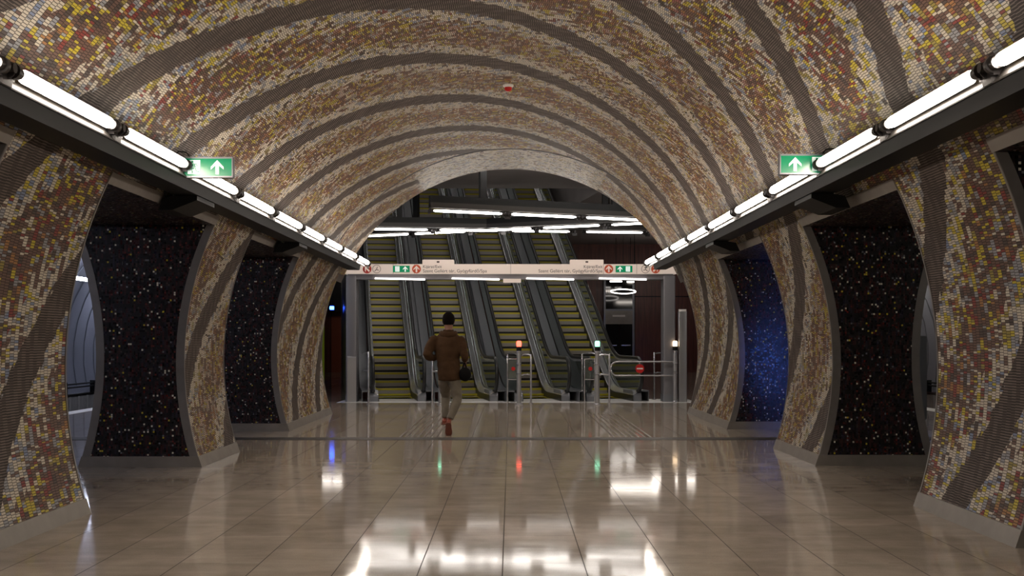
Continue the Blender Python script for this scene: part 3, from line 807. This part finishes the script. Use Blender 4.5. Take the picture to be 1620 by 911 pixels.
# ------------------------------------------------------------------ escalators
def prof(y):
    if y < .6: return 0.0
    if y < 1.8: return TS * (y - .6) ** 2 / 2.4
    return TS * (y - 1.2)
RUN = .2 / TS; NS = 44
SW = .43
def step_mesh(rise):
    q = MB(); d = RUN + .03
    zr = -max(rise, .02)
    q.box(-SW, SW, .035, d, -.03, 0, 1)                         # tread
    q.box(-SW, SW, 0, .04, -.03, .0, 0)                        # yellow nose
    q.box(-SW, -SW + .05, .05, d, -.029, .001, 0); q.box(SW - .05, SW, .05, d, -.029, .001, 0)
    if rise > .03:
        h = rise
        q.box(-SW, SW, -.002, .02, max(-.05, -h), -.0, 0)
        if h > .08:
            q.box(-SW, SW, .0, .02, max(-.145, -h), -.05, 1)
            for k in range(42): 
                x = -SW + .02 * k + .012
                q.box(x, x + .008, -.004, .0, max(-.14, -h), -.052, 1)
        if h > .17: q.box(-SW, SW, .012, .03, -h - .02, -.145, 2)
    return q
step_full = None
def sweep_section(section, ys, zf, close=True):
    """section: list of (x, dz) swept along y with height zf(y)"""
    q = MB(); n = len(section); vs = []
    for y in ys:
        for x, dz in section: vs.append((x, y, zf(y) + dz))
    fs = []
    for i in range(len(ys) - 1):
        for k in range(n): fs.append((i * n + k, i * n + (k + 1) % n, (i + 1) * n + (k + 1) % n, (i + 1) * n + k))
    fs += [tuple(range(n))[::-1], tuple((len(ys) - 1) * n + k for k in range(n))]
    q.add(vs, fs); return q
YS = [-1.0, -.4, 0, .4, .6, .75, .9, 1.05, 1.2, 1.35, 1.5, 1.65, 1.8, 5, 10, 16]
def make_escalator():
    global step_full
    t = empty('escalator')
    for k in range(NS):
        y = k * RUN + .08
        z = prof(y + .1); rise = z - prof(y - RUN + .1)
        if abs(rise - .2) < .003:
            if step_full is None:
                step_full = step_mesh(.2).build('step', [M['yellow'], M['step'], M['step_d']], t)
                o = step_full
            else:
                o = step_full.copy(); COL.objects.link(o); o.parent = t
        else:
            o = step_mesh(rise).build('step', [M['yellow'], M['step'], M['step_d']], t)
        o.location = (0, y, z)
    q = MB(); q.box(-.62, .62, -1.25, .08, -.1, .004); q.build('landing_plate', M['plate'], t)
    for s in (-1, 1):
        S = lambda pts: [(s * x, z) for x, z in pts]
        sweep_section(S([(.435, -.35), (.435, .15), (.445, .15), (.445, -.35)]), YS, prof).build('skirt', M['skirting_d'], t)
        sweep_section(S([(.437, .13), (.45, .165), (.53, .25), (.56, .25), (.56, .22), (.45, .13)]), YS, prof).build('inner_deck', M['bright'], t)
        sweep_section(S([(.60, .25), (.60, .22), (.82, .22), (.82, .25)]), YS, prof).build('outer_deck', M['steel_d'], t)
        sweep_section(S([(.805, .22), (.82, .22), (.82, -.35), (.805, -.35)]), YS, prof).build('side_cladding', M['steel_d'], t)
        # newel pedestal below the glass
        q = MB(); pts = [(-.1, .24), (-.85, .25), (-.98, .2), (-1.02, .12), (-1.02, 0), (-.1, 0)]
        q.prism(pts, 'x', s * .45, s * .64); q.build('newel_base', M['steel_d'], t)
        q = MB(); q.tube([(s * .447, -.75, .12), (s * .438, -.75, .12)], .03, 12); q.build('sensor', M['signwhite'], t)
        # glass balustrade
        bot = [(y, prof(y) + .25) for y in [-.95] + YS[1:]]
        top = [(y, prof(y) + .93) for y in YS[::-1] if y > -.9]
        c0, c1, rr_ = -.93, .62, .31
        arc = [(c0 - rr_ * sin(radians(a)) * 1.0, c1 + rr_ * cos(radians(a))) for a in range(0, 160, 15)]
        n = len(YS); q = MB()
        q.prism(arc + [(-.95, .25)][:0] + [(-1.0, .25), (-.4, .25), (-.4, .93)], 'x', s * .572, s * .584)
        ys2 = YS[1:]
        for i in range(len(ys2) - 1):
            a, b = ys2[i], ys2[i + 1]
            q.prism([(a, prof(a) + .25), (b, prof(b) + .25), (b, prof(b) + .93), (a, prof(a) + .93)], 'x', s * .572, s * .584)
        q.build('balustrade', M['glass'], t)
        # steel bead under handrail
        path = [(c0 - (rr_ - .025) * sin(radians(a)), c1 + (rr_ - .0) * cos(radians(a))) for a in range(150, -1, -15)] + [(y, prof(y) + .93) for y in YS[1:]]
        q = MB(); q.tube([(s * .578, y, z) for y, z in path], .028, 8, sx=1.3); q.build('handrail_track', M['bright'], t, smooth=True)
        rr2 = rr_ + .06
        path = [(c0 - rr2 * sin(radians(a)), c1 + rr2 * cos(radians(a))) for a in range(165, -1, -15)] + [(y, prof(y) + .99) for y in YS[1:]]
        q = MB(); q.tube([(s * .578, y, z) for y, z in path], .042, 10, sx=1.0); q.build('handrail', M['rubber'], t, smooth=True)
        q = MB(); q.ellip((s * .578, -1.0, .24), (.06, .09, .05), 12, 8); q.build('handrail_inlet', M['rubber'], t, smooth=True)
        # bright lower moulding curve beside the steps
        q = MB(); q.tube([(s * .44, y, prof(y) + .15) for y in YS], .012, 6); q.build('moulding', M['chrome'], t, smooth=True)
    return t
EXR = [-2.30, -.655, .99, 2.636]
ELAB = ['first escalator from the left, beside the portal post', 'second escalator from the left, behind the running person', 'third escalator from the left, behind the red signal bollard', 'rightmost of four escalators, behind the round no-entry sign']
esc0 = make_escalator()
for k in range(4):
    e = esc0 if k == 0 else copy_tree(esc0)
    e.location = (EXR[k] - .43, 26.4, 0); e.rotation_euler = (0, 0, YW)
    tag(e, ELAB[k], 'escalator', 'escalators rising from the landing')
# side wall cladding left of the first escalator
q = MB()
c, s_ = cos(YW), sin(YW)
def loc_e(x, y): return (EXR[0] - .43 + x * c - y * s_, 26.4 + x * s_ + y * c)
a, b = loc_e(-.95, -1.1), loc_e(-.95, 22); a2, b2 = loc_e(-1.15, -1.1), loc_e(-1.15, 22)
q.add([(a[0], a[1], 0), (b[0], b[1], 0), (b[0], b[1], 16), (a[0], a[1], 1.0), (a2[0], a2[1], 0), (b2[0], b2[1], 0), (b2[0], b2[1], 16), (a2[0], a2[1], 1.0)],
      [(0, 1, 2, 3), (4, 5, 6, 7), (3, 2, 6, 7), (0, 3, 7, 4), (1, 2, 6, 5), (0, 1, 5, 4)])
struct(q.build('wall_escalator_side', M['steel']), 'stainless wall cladding beside the first escalator')

# ------------------------------------------------------------------ bollards, barriers
def bollard(pxx, py, lm, label):
    z = EYE * F / (py - 538); x = (pxx - 808) * z / F
    t = empty('signal_bollard', (x, z, 0), 0, label, 'bollard', 'signal bollards before the escalators')
    q = MB(); q.lathe([(.09, 0), (.09, .012), (.055, .02), (.05, .03)], n=20); q.build('foot', M['chrome'], t, smooth=True)
    q = MB(); q.lathe([(.05, .02), (.05, 1.17)], n=20); q.build('column', M['steel'], t, smooth=True)
    q = MB(); q.lathe([(.056, 1.17), (.056, 1.26)], n=20); q.build('collar', M['black'], t, smooth=True)
    q = MB(); q.lathe([(.05, 1.26), (.055, 1.30), (.055, 1.36), (.035, 1.385)], n=20); q.build('signal_light', lm, t, smooth=True)
    for zz in (1.13, .86, .66): 
        q = MB(); q.lathe([(.058, zz), (.058, zz + .03)], n=16); q.build('clamp', M['chrome'], t, smooth=True)
    return t, x, z
bollard(697, 640, M['l_green'], 'green-lit steel bollard largely hidden behind the running person')
B2 = bollard(821, 640, M['l_red'], 'steel bollard with a red light on top')
B3 = bollard(945, 640, M['l_green'], 'steel bollard with a pale green light, right of the red-lit one')
B4 = bollard(1068, 636, M['l_white'], 'steel bollard with a warm white light, beside the right portal post')
# thin rail posts
def stanchion(pxx, py, pyt, label, rails=()):
    z = EYE * F / (py - 538); x = (pxx - 808) * z / F; h = EYE + (538 - pyt) * z / F
    t = empty('rail_post', (x, z, 0), 0, label, 'rail post', 'thin steel rail posts before the escalators')
    q = MB(); q.lathe([(.05, 0), (.05, .012), (.022, .02), (.022, h - .03), (.018, h)], n=14); q.build('column', M['chrome'], t, smooth=True)
    for (dx, dy, hh) in rails:
        q = MB(); q.tube([(0, 0, hh), (dx * .2, dy * .2, hh + .02), (dx * .8, dy * .8, hh + .02), (dx, dy, hh)], .017, 8); q.build('rail', M['chrome'], t, smooth=True)
    return t
stanchion(583, 640, 556, 'tall thin steel post before the first escalator', [(-.25, .9, 1.1), (-.25, .9, .7)])
stanchion(684, 637, 566, 'thin steel post with two rails just left of the running person', [(.18, -.1, 1.0), (.18, -.1, .68)])
stanchion(803, 634, 560, 'thin steel post left of the red-lit bollard', [(.2, -.5, 1.08), (.2, -.5, .62)])
stanchion(840, 638, 560, 'thin steel post with a bent rail right of the red-lit bollard', [(-.2, .15, 1.06), (-.2, .15, .62)])
stanchion(921, 634, 560, 'thin steel post left of the pale green-lit bollard', [(.28, -.4, 1.08), (.28, -.4, .66)])
stanchion(964, 638, 560, 'thin steel post just right of the pale green-lit bollard', [(-.22, .1, 1.06), (-.22, .1, .62)])
stanchion(1035, 632, 557, 'thin steel post with rails left of the warm white-lit bollard', [(.38, -.9, 1.08), (.38, -.9, .62)])
# small card readers
for pxx, nm, sc in ((812, 'beside the red-lit bollard', 1), (934, 'beside the pale green-lit bollard', 1)):
    z = 24.9; x = (pxx - 808) * z / F
    t = empty('gate_frame', (x, z, 0), 0, 'small square steel gate frame with a red mark ' + nm, 'gate', 'small gate frames')
    q = MB(); q.tube([(-.13, 0, .52), (-.13, 0, .98), (.10, 0, .98), (.10, 0, .52), (-.13, 0, .52)], .015, 8); q.tube([(-.13, 0, .52), (-.13, 0, 0)], .015, 8); q.tube([(.10, 0, .52), (.10, 0, 0)], .015, 8)
    q.build('frame', M['chrome'], t, smooth=True)
    q = MB(); q.box(-.11, .08, -.004, .004, .55, .95); q.build('glass_pane', M['glass'], t)
    q = MB(); q.tube([(0.0, -.012, .76), (0, -.004, .76)], .045, 14); q.build('red_mark', M['red'], t)
# no-entry swing arm on the right bollard
t = empty('swing_gate', (B4[1], B4[2], 0), 0, 'looped steel swing arm carrying a round red no-entry sign, hinged on the right bollard', 'gate')
q = MB(); L = (1068 - 966) * B4[2] / F; z1 = EYE - (572 - 538) * B4[2] / F; z0 = EYE - (594 - 538) * B4[2] / F; rr_ = (z1 - z0) / 2
pts = [(-.05, 0, z1)] + [(-L + rr_ - rr_ * sin(radians(a)), 0, (z0 + z1) / 2 + rr_ * cos(radians(a))) for a in range(0, 181, 20)] + [(-.05, 0, z0)]
q.tube(pts, .018, 8); q.build('arm', M['chrome'], t, smooth=True)
cx = (1012 - 1068) * B4[2] / F; cz = EYE - (583 - 538) * B4[2] / F
q = MB(); q.tube([(cx, -.03, cz), (cx, -.022, cz)], .10, 28); d_ = q.build('no_entry_disc', M['red'], t)
q = MB(); q.box(cx - .07, cx + .07, -.034, -.03, cz - .016, cz + .016); q.build('white_bar', M['signwhite'], d_)
q = MB(); q.box(cx - .01, cx + .01, -.022, -.0, z0, z1); q.build('mount', M['chrome'], t)
# tall steel column
z = EYE * F / (636 - 538); x = (1080.5 - 808) * z / F
t = empty('validator_column', (x, z + .1, 0), 0, 'tall plain steel column standing right of the portal post', 'column')
q = MB(); q.rbox(-.095, .095, -.08, .08, 0, 2.05, .02); q.build('body', M['steel'], t, smooth=True)
q = MB(); q.rbox(-.085, .085, -.07, .07, 2.05, 2.1, .02); q.build('cap', M['signwhite'], t, smooth=True)

# ------------------------------------------------------------------ lift, far doors and lamps
t = empty('lift', (0, 48.6, 0), 0, 'glass-fronted lift in a steel frame against the dark wood wall', 'lift')
XA, XB = 4.15, 5.32
q = MB()
q.box(XA - .08, XA, 0, .4, 0, 4.2); q.box(XB, XB + .08, 0, .4, 0, 4.2); q.box(XA, XB, 0, .4, 2.68, 2.76); q.build('frame', M['steel_d'], t)
q = MB(); q.box(XA, XB, .02, .4, 2.76, 4.2); q.build('upper_glass', M['smoke'], t)
q = MB(); q.box(XA, XB, .02, .4, 2.1, 2.68); hp = q.build('header_panel', M['skirt'], t)
q = MB(); q.box(XA + .3, XA + .85, .0, .02, 2.42, 2.50); q.build('indicator', M['signwhite'], hp)
for a, b in ((XA, (XA + XB) / 2 - .01), ((XA + XB) / 2 + .01, XB)):
    q = MB(); q.box(a, b, .04, .08, 0, 2.1); d_ = q.build('door', M['smoke'], t)
    q = MB(); q.box((a + b) / 2 - .2, (a + b) / 2 + .2, .02, .04, 1.15, 1.2); q.build('handle_bar', M['chrome'], d_)
t = empty('reflection_ring', (4.55, 45.0, 3.37), 0, 'glowing ring standing in for a lamp reflection in the lift glass', 'lamp')
q = MB(); q.tube([(.5 * cos(2 * pi * k / 32), .3 * sin(2 * pi * k / 32), .10 * sin(2 * pi * k / 32)) for k in range(33)], .022, 8); q.build('ring', M['tube_u'], t, smooth=True)  # glowing ring and cord made up for a reflection in the lift glass
q = MB(); q.tube([(0, 0, .0), (0, 0, CH - 3.37)], .008, 6); q.tube([(-.5, 0, 0), (0, 0, .3), (.5, 0, 0)], .008, 6); q.build('cord', M['black'], t)
for k, (xa, yy, zz, L_, lab) in enumerate(((3.6, 40, 3.92, 1.7, 'hidden above the sign fascia'), (5.6, 44, 4.18, 1.7, 'added unseen, farther right behind the fascia'), (6.0, 34, 3.55, 1.6, 'added unseen, nearest the landing'), (-7.9, 45, 4.3, 1.4, 'added unseen at the far left door'), (4.1, 46, 3.83, .5, 'nearer the escalator'), (4.8, 46, 3.81, .3, 'short one above the lift'))):  # far left, farther right and nearest lamps are added to light the corridors
    t = empty('bar_lamp', (xa, yy, zz), 0, 'small white bar lamp over a far corridor, ' + lab, 'lamp', 'bar lamps of the far corridor')
    q = MB(); q.tube([(0, 0, 0), (L_, 0, 0)], .05 if L_ > .9 else .03, 8); q.build('tube', M['tube_m' if L_ > .9 else 'tube_u'], t, smooth=True)
    q = MB(); q.box(0, L_, -.02, .02, .05, .1); q.tube([(L_ / 2, 0, .1), (L_ / 2, 0, CH - zz)], .01, 6); q.build('hanger', M['black'], t)
# left far end
t = empty('beacon', tuple(at(525, 487, 38)), 0, 'small blue beacon light glowing in the dark left corridor', 'lamp')
q = MB(); q.rbox(-.07, .07, -.03, .03, -.06, .06, .02, axis='y'); q.build('lens', M['l_blue'], t, smooth=True)
q = MB(); q.rbox(-.09, .09, .03, .1, -.09, .09, .02, axis='y'); q.tube([(0, .06, .09), (0, .06, CH - t.location.z)], .015, 6); q.build('housing', M['black'], t)
q = MB(); q.box(-.14, .14, -.02, .02, 0, 2.0)
o = q.build('information_board', M['hivis'], loc=((512 - 808) * 36 / F - .12, 36, 0)); tag(o, 'yellow-green board standing in the dark left corridor, half hidden by the vault wall', 'board')
for x0, xp in ((-7.15, 0),):
    t = empty('far_door', (-7.45, 48.9, 0), 0, 'red-brown wooden door at the far end of the left corridor', 'door')
    q = MB(); q.box(-.44, .44, 0, .08, 0, 2.45); q.build('leaf', plain('red_brown_door', srgb(150, 76, 50), .5), t)
    q = MB(); q.box(.34, .38, -.05, 0, .95, 1.15); q.build('handle', M['chrome'], t)

# ------------------------------------------------------------------ the running person
def skin_obj(name, verts, edges, radii, mat, parent, root=0, sub=2):
    me = bpy.data.meshes.new(name); me.from_pydata(verts, edges, []); me.update()
    o = bpy.data.objects.new(name, me); COL.objects.link(o)
    m = o.modifiers.new('skin', 'SKIN'); m.use_smooth_shade = True
    me.skin_vertices[0].data if me.skin_vertices else None
    if not me.skin_vertices:
        bm = bmesh.new(); bm.from_mesh(me); bm.verts.layers.skin.verify(); bm.to_mesh(me); bm.free()
    for i, sv in enumerate(me.skin_vertices[0].data):
        r = radii[i]; sv.radius = r if isinstance(r, tuple) else (r, r); sv.use_root = (i == root)
    ms = o.modifiers.new('sub', 'SUBSURF'); ms.levels = sub; ms.render_levels = sub
    bpy.context.view_layer.update()
    dg = bpy.context.evaluated_depsgraph_get()
    me2 = bpy.data.meshes.new_from_object(o.evaluated_get(dg)); bpy.data.objects.remove(o)
    me2.name = name; me2.materials.clear(); me2.materials.append(mat)
    for p in me2.polygons: p.use_smooth = True
    ob = bpy.data.objects.new(name, me2); COL.objects.link(ob); ob.parent = parent
    return ob
PZ = 16.2
person = empty('person', ((707 - 808) * PZ / F, PZ, 0), 0, 'person jogging away in brown jacket and grey trousers with a black bag at the hip', 'person')
J = dict(pel=(.02, .30, .93), spine=(.01, .33, 1.12), chest=(0, .37, 1.32), neck=(0, .41, 1.50), head=(.0, .44, 1.60),
         Ls=(-.17, .37, 1.43), Le=(-.29, .25, 1.19), Lw=(-.17, .47, 1.12), Rs=(.17, .37, 1.43), Re=(.25, .24, 1.19), Rw=(.25, .34, 1.07),
         Lh=(-.08, .31, .91), Lk=(-.05, .60, .58), La=(-.055, .42, .24), Rh=(.10, .29, .91), Rk=(.13, .28, .52), Ra=(.03, .02, .21))
V = []; E_ = []; RD = []
idx = {}
def vtx(k, r, p=None):
    idx[k] = len(V); V.append(J[k] if p is None else p); RD.append(r); return idx[k]
def edg(*ks):
    for a, b in zip(ks, ks[1:]): E_.append((idx[a], idx[b]))
vtx('pel', (.13, .10)); vtx('spine', (.12, .09)); vtx('chest', (.14, .10)); vtx('neckb', .06, (0, .395, 1.46)); vtx('neck', .052, (0, .41, 1.53))
vtx('h1', .07, (0, .435, 1.60)); vtx('h2', (.078, .09), (0, .44, 1.69)); vtx('h3', .066, (0, .435, 1.76))
edg('pel', 'spine', 'chest', 'neckb', 'neck', 'h1', 'h2', 'h3')
for S in 'LR':
    vtx(S + 's', .055); vtx(S + 'e', .04); vtx(S + 'w', .026); edg('chest', S + 's', S + 'e', S + 'w')
    w_ = Vector(J[S + 'w']); e_ = Vector(J[S + 'e']); d = (w_ - e_).normalized()
    lat = Vector((0, 0, 1)); lat = (lat - d * lat.dot(d)).normalized(); pn = d.cross(lat)
    pm = w_ + d * .05; vtx(S + 'p', (.024, .034), tuple(pm)); edg(S + 'w', S + 'p')
    kn = w_ + d * .085
    for fi, (o_, ln) in enumerate(((.030, .068), (.010, .078), (-.010, .072), (-.028, .056))):
        a = kn + lat * o_; b = a + d * ln * .5 + pn * .012; c_ = a + d * ln * .75 + pn * .035
        vtx(S + 'f%da' % fi, .0095, tuple(a)); vtx(S + 'f%db' % fi, .0085, tuple(b)); vtx(S + 'f%dc' % fi, .0075, tuple(c_)); edg(S + 'p', S + 'f%da' % fi, S + 'f%db' % fi, S + 'f%dc' % fi)
    a = w_ + d * .03 + lat * .03; b = a + d * .03 + lat * .025; c_ = b + d * .028 + pn * .01
    vtx(S + 't0', .012, tuple(a)); vtx(S + 't1', .010, tuple(b)); vtx(S + 't2', .008, tuple(c_)); edg(S + 'w', S + 't0', S + 't1', S + 't2')
    vtx(S + 'h', (.075, .08)); vtx(S + 'k', .052); vtx(S + 'a', .034); edg('pel', S + 'h', S + 'k', S + 'a')
body = skin_obj('body', V, E_, RD, M['skin'], person, 0, 2)
q = MB()
for sx in (-1, 1): q.ellip((sx * .083, .44, 1.675), (.012, .024, .033), 10, 8)
q.ellip((0, .535, 1.665), (.014, .02, .026), 8, 6); q.build('ears_and_nose', M['skin'], body, smooth=True)
# hair: cap over the skull
bm_ = MB(); nu, nv = 24, 14; vs = []; fs = []
for j in range(nv + 1):
    a = radians(132) * j / nv
    for i in range(nu):
        b = 2 * pi * i / nu
        back = max(0, -sin(b)); aa = a * (1 if sin(b) < 0.1 else max(.55, 1 - .6 * (sin(b) - .1)))
        rr_ = 1.0 + .03 * sin(9 * b + 5 * a) * sin(a)
        vs.append((.094 * rr_ * sin(aa) * cos(b), .435 + .112 * rr_ * sin(aa) * sin(b), 1.708 + .118 * rr_ * cos(aa)))
for j in range(nv):
    for i in range(nu): fs.append((j * nu + i, j * nu + (i + 1) % nu, (j + 1) * nu + (i + 1) % nu, (j + 1) * nu + i))
bm_.add(vs, fs); bm_.build('hair', M['hair'], person, smooth='all')
# jacket and trousers: closed lofts fused into one cloth surface each
def fuse(q, name, mat, voxel, it=6):
    o = q.build(name, mat, person, smooth='all')
    m = o.modifiers.new('fuse', 'REMESH'); m.mode = 'VOXEL'; m.voxel_size = voxel; m.use_smooth_shade = True
    m = o.modifiers.new('soften', 'SMOOTH'); m.factor = .5; m.iterations = it
    bpy.context.view_layer.update()
    me = bpy.data.meshes.new_from_object(o.evaluated_get(bpy.context.evaluated_depsgraph_get()))
    old = o.data; o.modifiers.clear(); o.data = me; me.name = name
    for p in me.polygons: p.use_smooth = True
    tx = bpy.data.textures.get('folds') or bpy.data.textures.new('folds', 'CLOUDS'); tx.noise_scale = .10
    d = o.modifiers.new('folds', 'DISPLACE'); d.texture = tx; d.strength = .03; d.mid_level = .5
    return o
def loft(q, rings, n=24):
    vs = [(cx + rx * cos(2 * pi * k / n), cy + ry * sin(2 * pi * k / n), z) for cx, cy, z, rx, ry in rings for k in range(n)]
    fs = [(i * n + k, i * n + (k + 1) % n, (i + 1) * n + (k + 1) % n, (i + 1) * n + k) for i in range(len(rings) - 1) for k in range(n)]
    q.add(vs, fs + [tuple(range(n))[::-1], tuple((len(rings) - 1) * n + k for k in range(n))])
q = MB()
loft(q, [(.02, .30, .80, .170, .135), (.02, .30, .90, .176, .138), (.015, .305, 1.0, .168, .13), (.0, .32, 1.12, .172, .128), (-.0, .34, 1.24, .195, .132), (0, .36, 1.36, .20, .13), (0, .375, 1.43, .185, .118), (0, .385, 1.48, .15, .10), (0, .39, 1.52, .092, .085), (0, .395, 1.56, .078, .075)])
q.tube([(-.16, .37, 1.42), (-.215, .36, 1.39), (-.265, .31, 1.29), (-.305, .25, 1.19), (-.285, .29, 1.155), (-.235, .38, 1.14), (-.20, .43, 1.135)], [.07, .084, .076, .070, .066, .058, .05], 14)
q.tube([(.15, .37, 1.42), (.195, .36, 1.385), (.222, .30, 1.29), (.245, .25, 1.19), (.25, .27, 1.14), (.25, .31, 1.095)], [.068, .074, .066, .060, .054, .047], 14)
jk = fuse(q, 'jacket', M['jacket'], .014)
q = MB()
loft(q, [(.01, .31, .99, .13, .105), (.012, .31, .90, .145, .115), (.012, .31, .84, .15, .12), (.012, .31, .79, .13, .11)])
q.tube([(-.06, .32, .86), (-.065, .39, .76), (-.06, .48, .67), (-.05, .58, .585), (-.048, .60, .55), (-.05, .53, .43), (-.055, .44, .28), (-.055, .42, .235)], [.088, .092, .083, .072, .068, .062, .052, .05], 14)
q.tube([(.085, .30, .86), (.10, .29, .76), (.12, .285, .65), (.135, .28, .55), (.13, .25, .50), (.095, .16, .39), (.05, .06, .275), (.04, .04, .245)], [.088, .094, .085, .073, .070, .064, .052, .05], 14)
tr = fuse(q, 'trousers', M['trousers'], .013)
# hood roll behind the neck
q = MB(); q.tube([(.105 * cos(radians(a)), .385 - .085 * sin(radians(a)), 1.475 + .03 * (1 - sin(radians(a)))) for a in range(-20, 201, 20)], [.03, .036, .042, .046, .05, .052, .052, .05, .046, .042, .036, .03], 10)
q.build('hood', M['jacket'], person, smooth='all')
# shoes: heel at origin, toe along +y, sole at z=0
def shoe(mat4):
    ys = [-.045, -.03, 0, .05, .10, .15, .20, .235, .25]; wd = [.02, .033, .038, .038, .043, .048, .044, .03, .012]; ht = [.06, .085, .095, .09, .075, .06, .05, .04, .025]
    q = MB(); n = 12; vs = []
    for y, w_, h_ in zip(ys, wd, ht):
        for k in range(n):
            a = 2 * pi * k / n; vs.append((w_ * cos(a), y, .02 + max(-.0, (h_ - .02) * .5 * (1 + sin(a)))))
    fs = [(i * n + k, i * n + (k + 1) % n, (i + 1) * n + (k + 1) % n, (i + 1) * n + k) for i in range(len(ys) - 1) for k in range(n)] + [tuple(range(n)), tuple((len(ys) - 1) * n + k for k in range(n))]
    q.add(vs, fs); o = q.build('shoe', M['shoe'], person, smooth='all'); o.matrix_local = mat4
    q = MB(); out = [(w_ * 1.08, y) for y, w_ in zip(ys, wd)] + [(-w_ * 1.08, y) for y, w_ in list(zip(ys, wd))[::-1]]
    q.prism(out, 'z', 0, .024); q.build('sole', M['sole'], o)
    q = MB(); q.tube([(0, .0, .09), (0, .0, .13)], [.036, .034], 12); q.build('sock_cuff', M['sole'], o, smooth=True)
# right foot pushing off: toe on the floor, heel raised and towards the viewer
def frame(origin, fwd, up):
    f = Vector(fwd).normalized(); u = (Vector(up) - f * Vector(up).dot(f)).normalized(); r = f.cross(u)
    m = Matrix((r, f, u)).transposed().to_4x4(); m.translation = origin; return m
shoe(frame(Vector((.025, -.035, .165)), (-.02, .62, -.64), (0, .65, .62)))
shoe(frame(Vector((-.06, .42, .145)), (-.02, .9, -.12), (0, .12, 1)))
# bag
q = MB(); q.ellip((.255, .25, .895), (.092, .07, .105), 18, 12); bg = q.build('bag', M['bag'], person, smooth='all')
q = MB(); q.tube([(.22, .26, .99), (.235, .3, 1.06), (.25, .28, 1.06), (.28, .25, .98)], .012, 8); q.build('strap', M['bag'], bg, smooth=True)
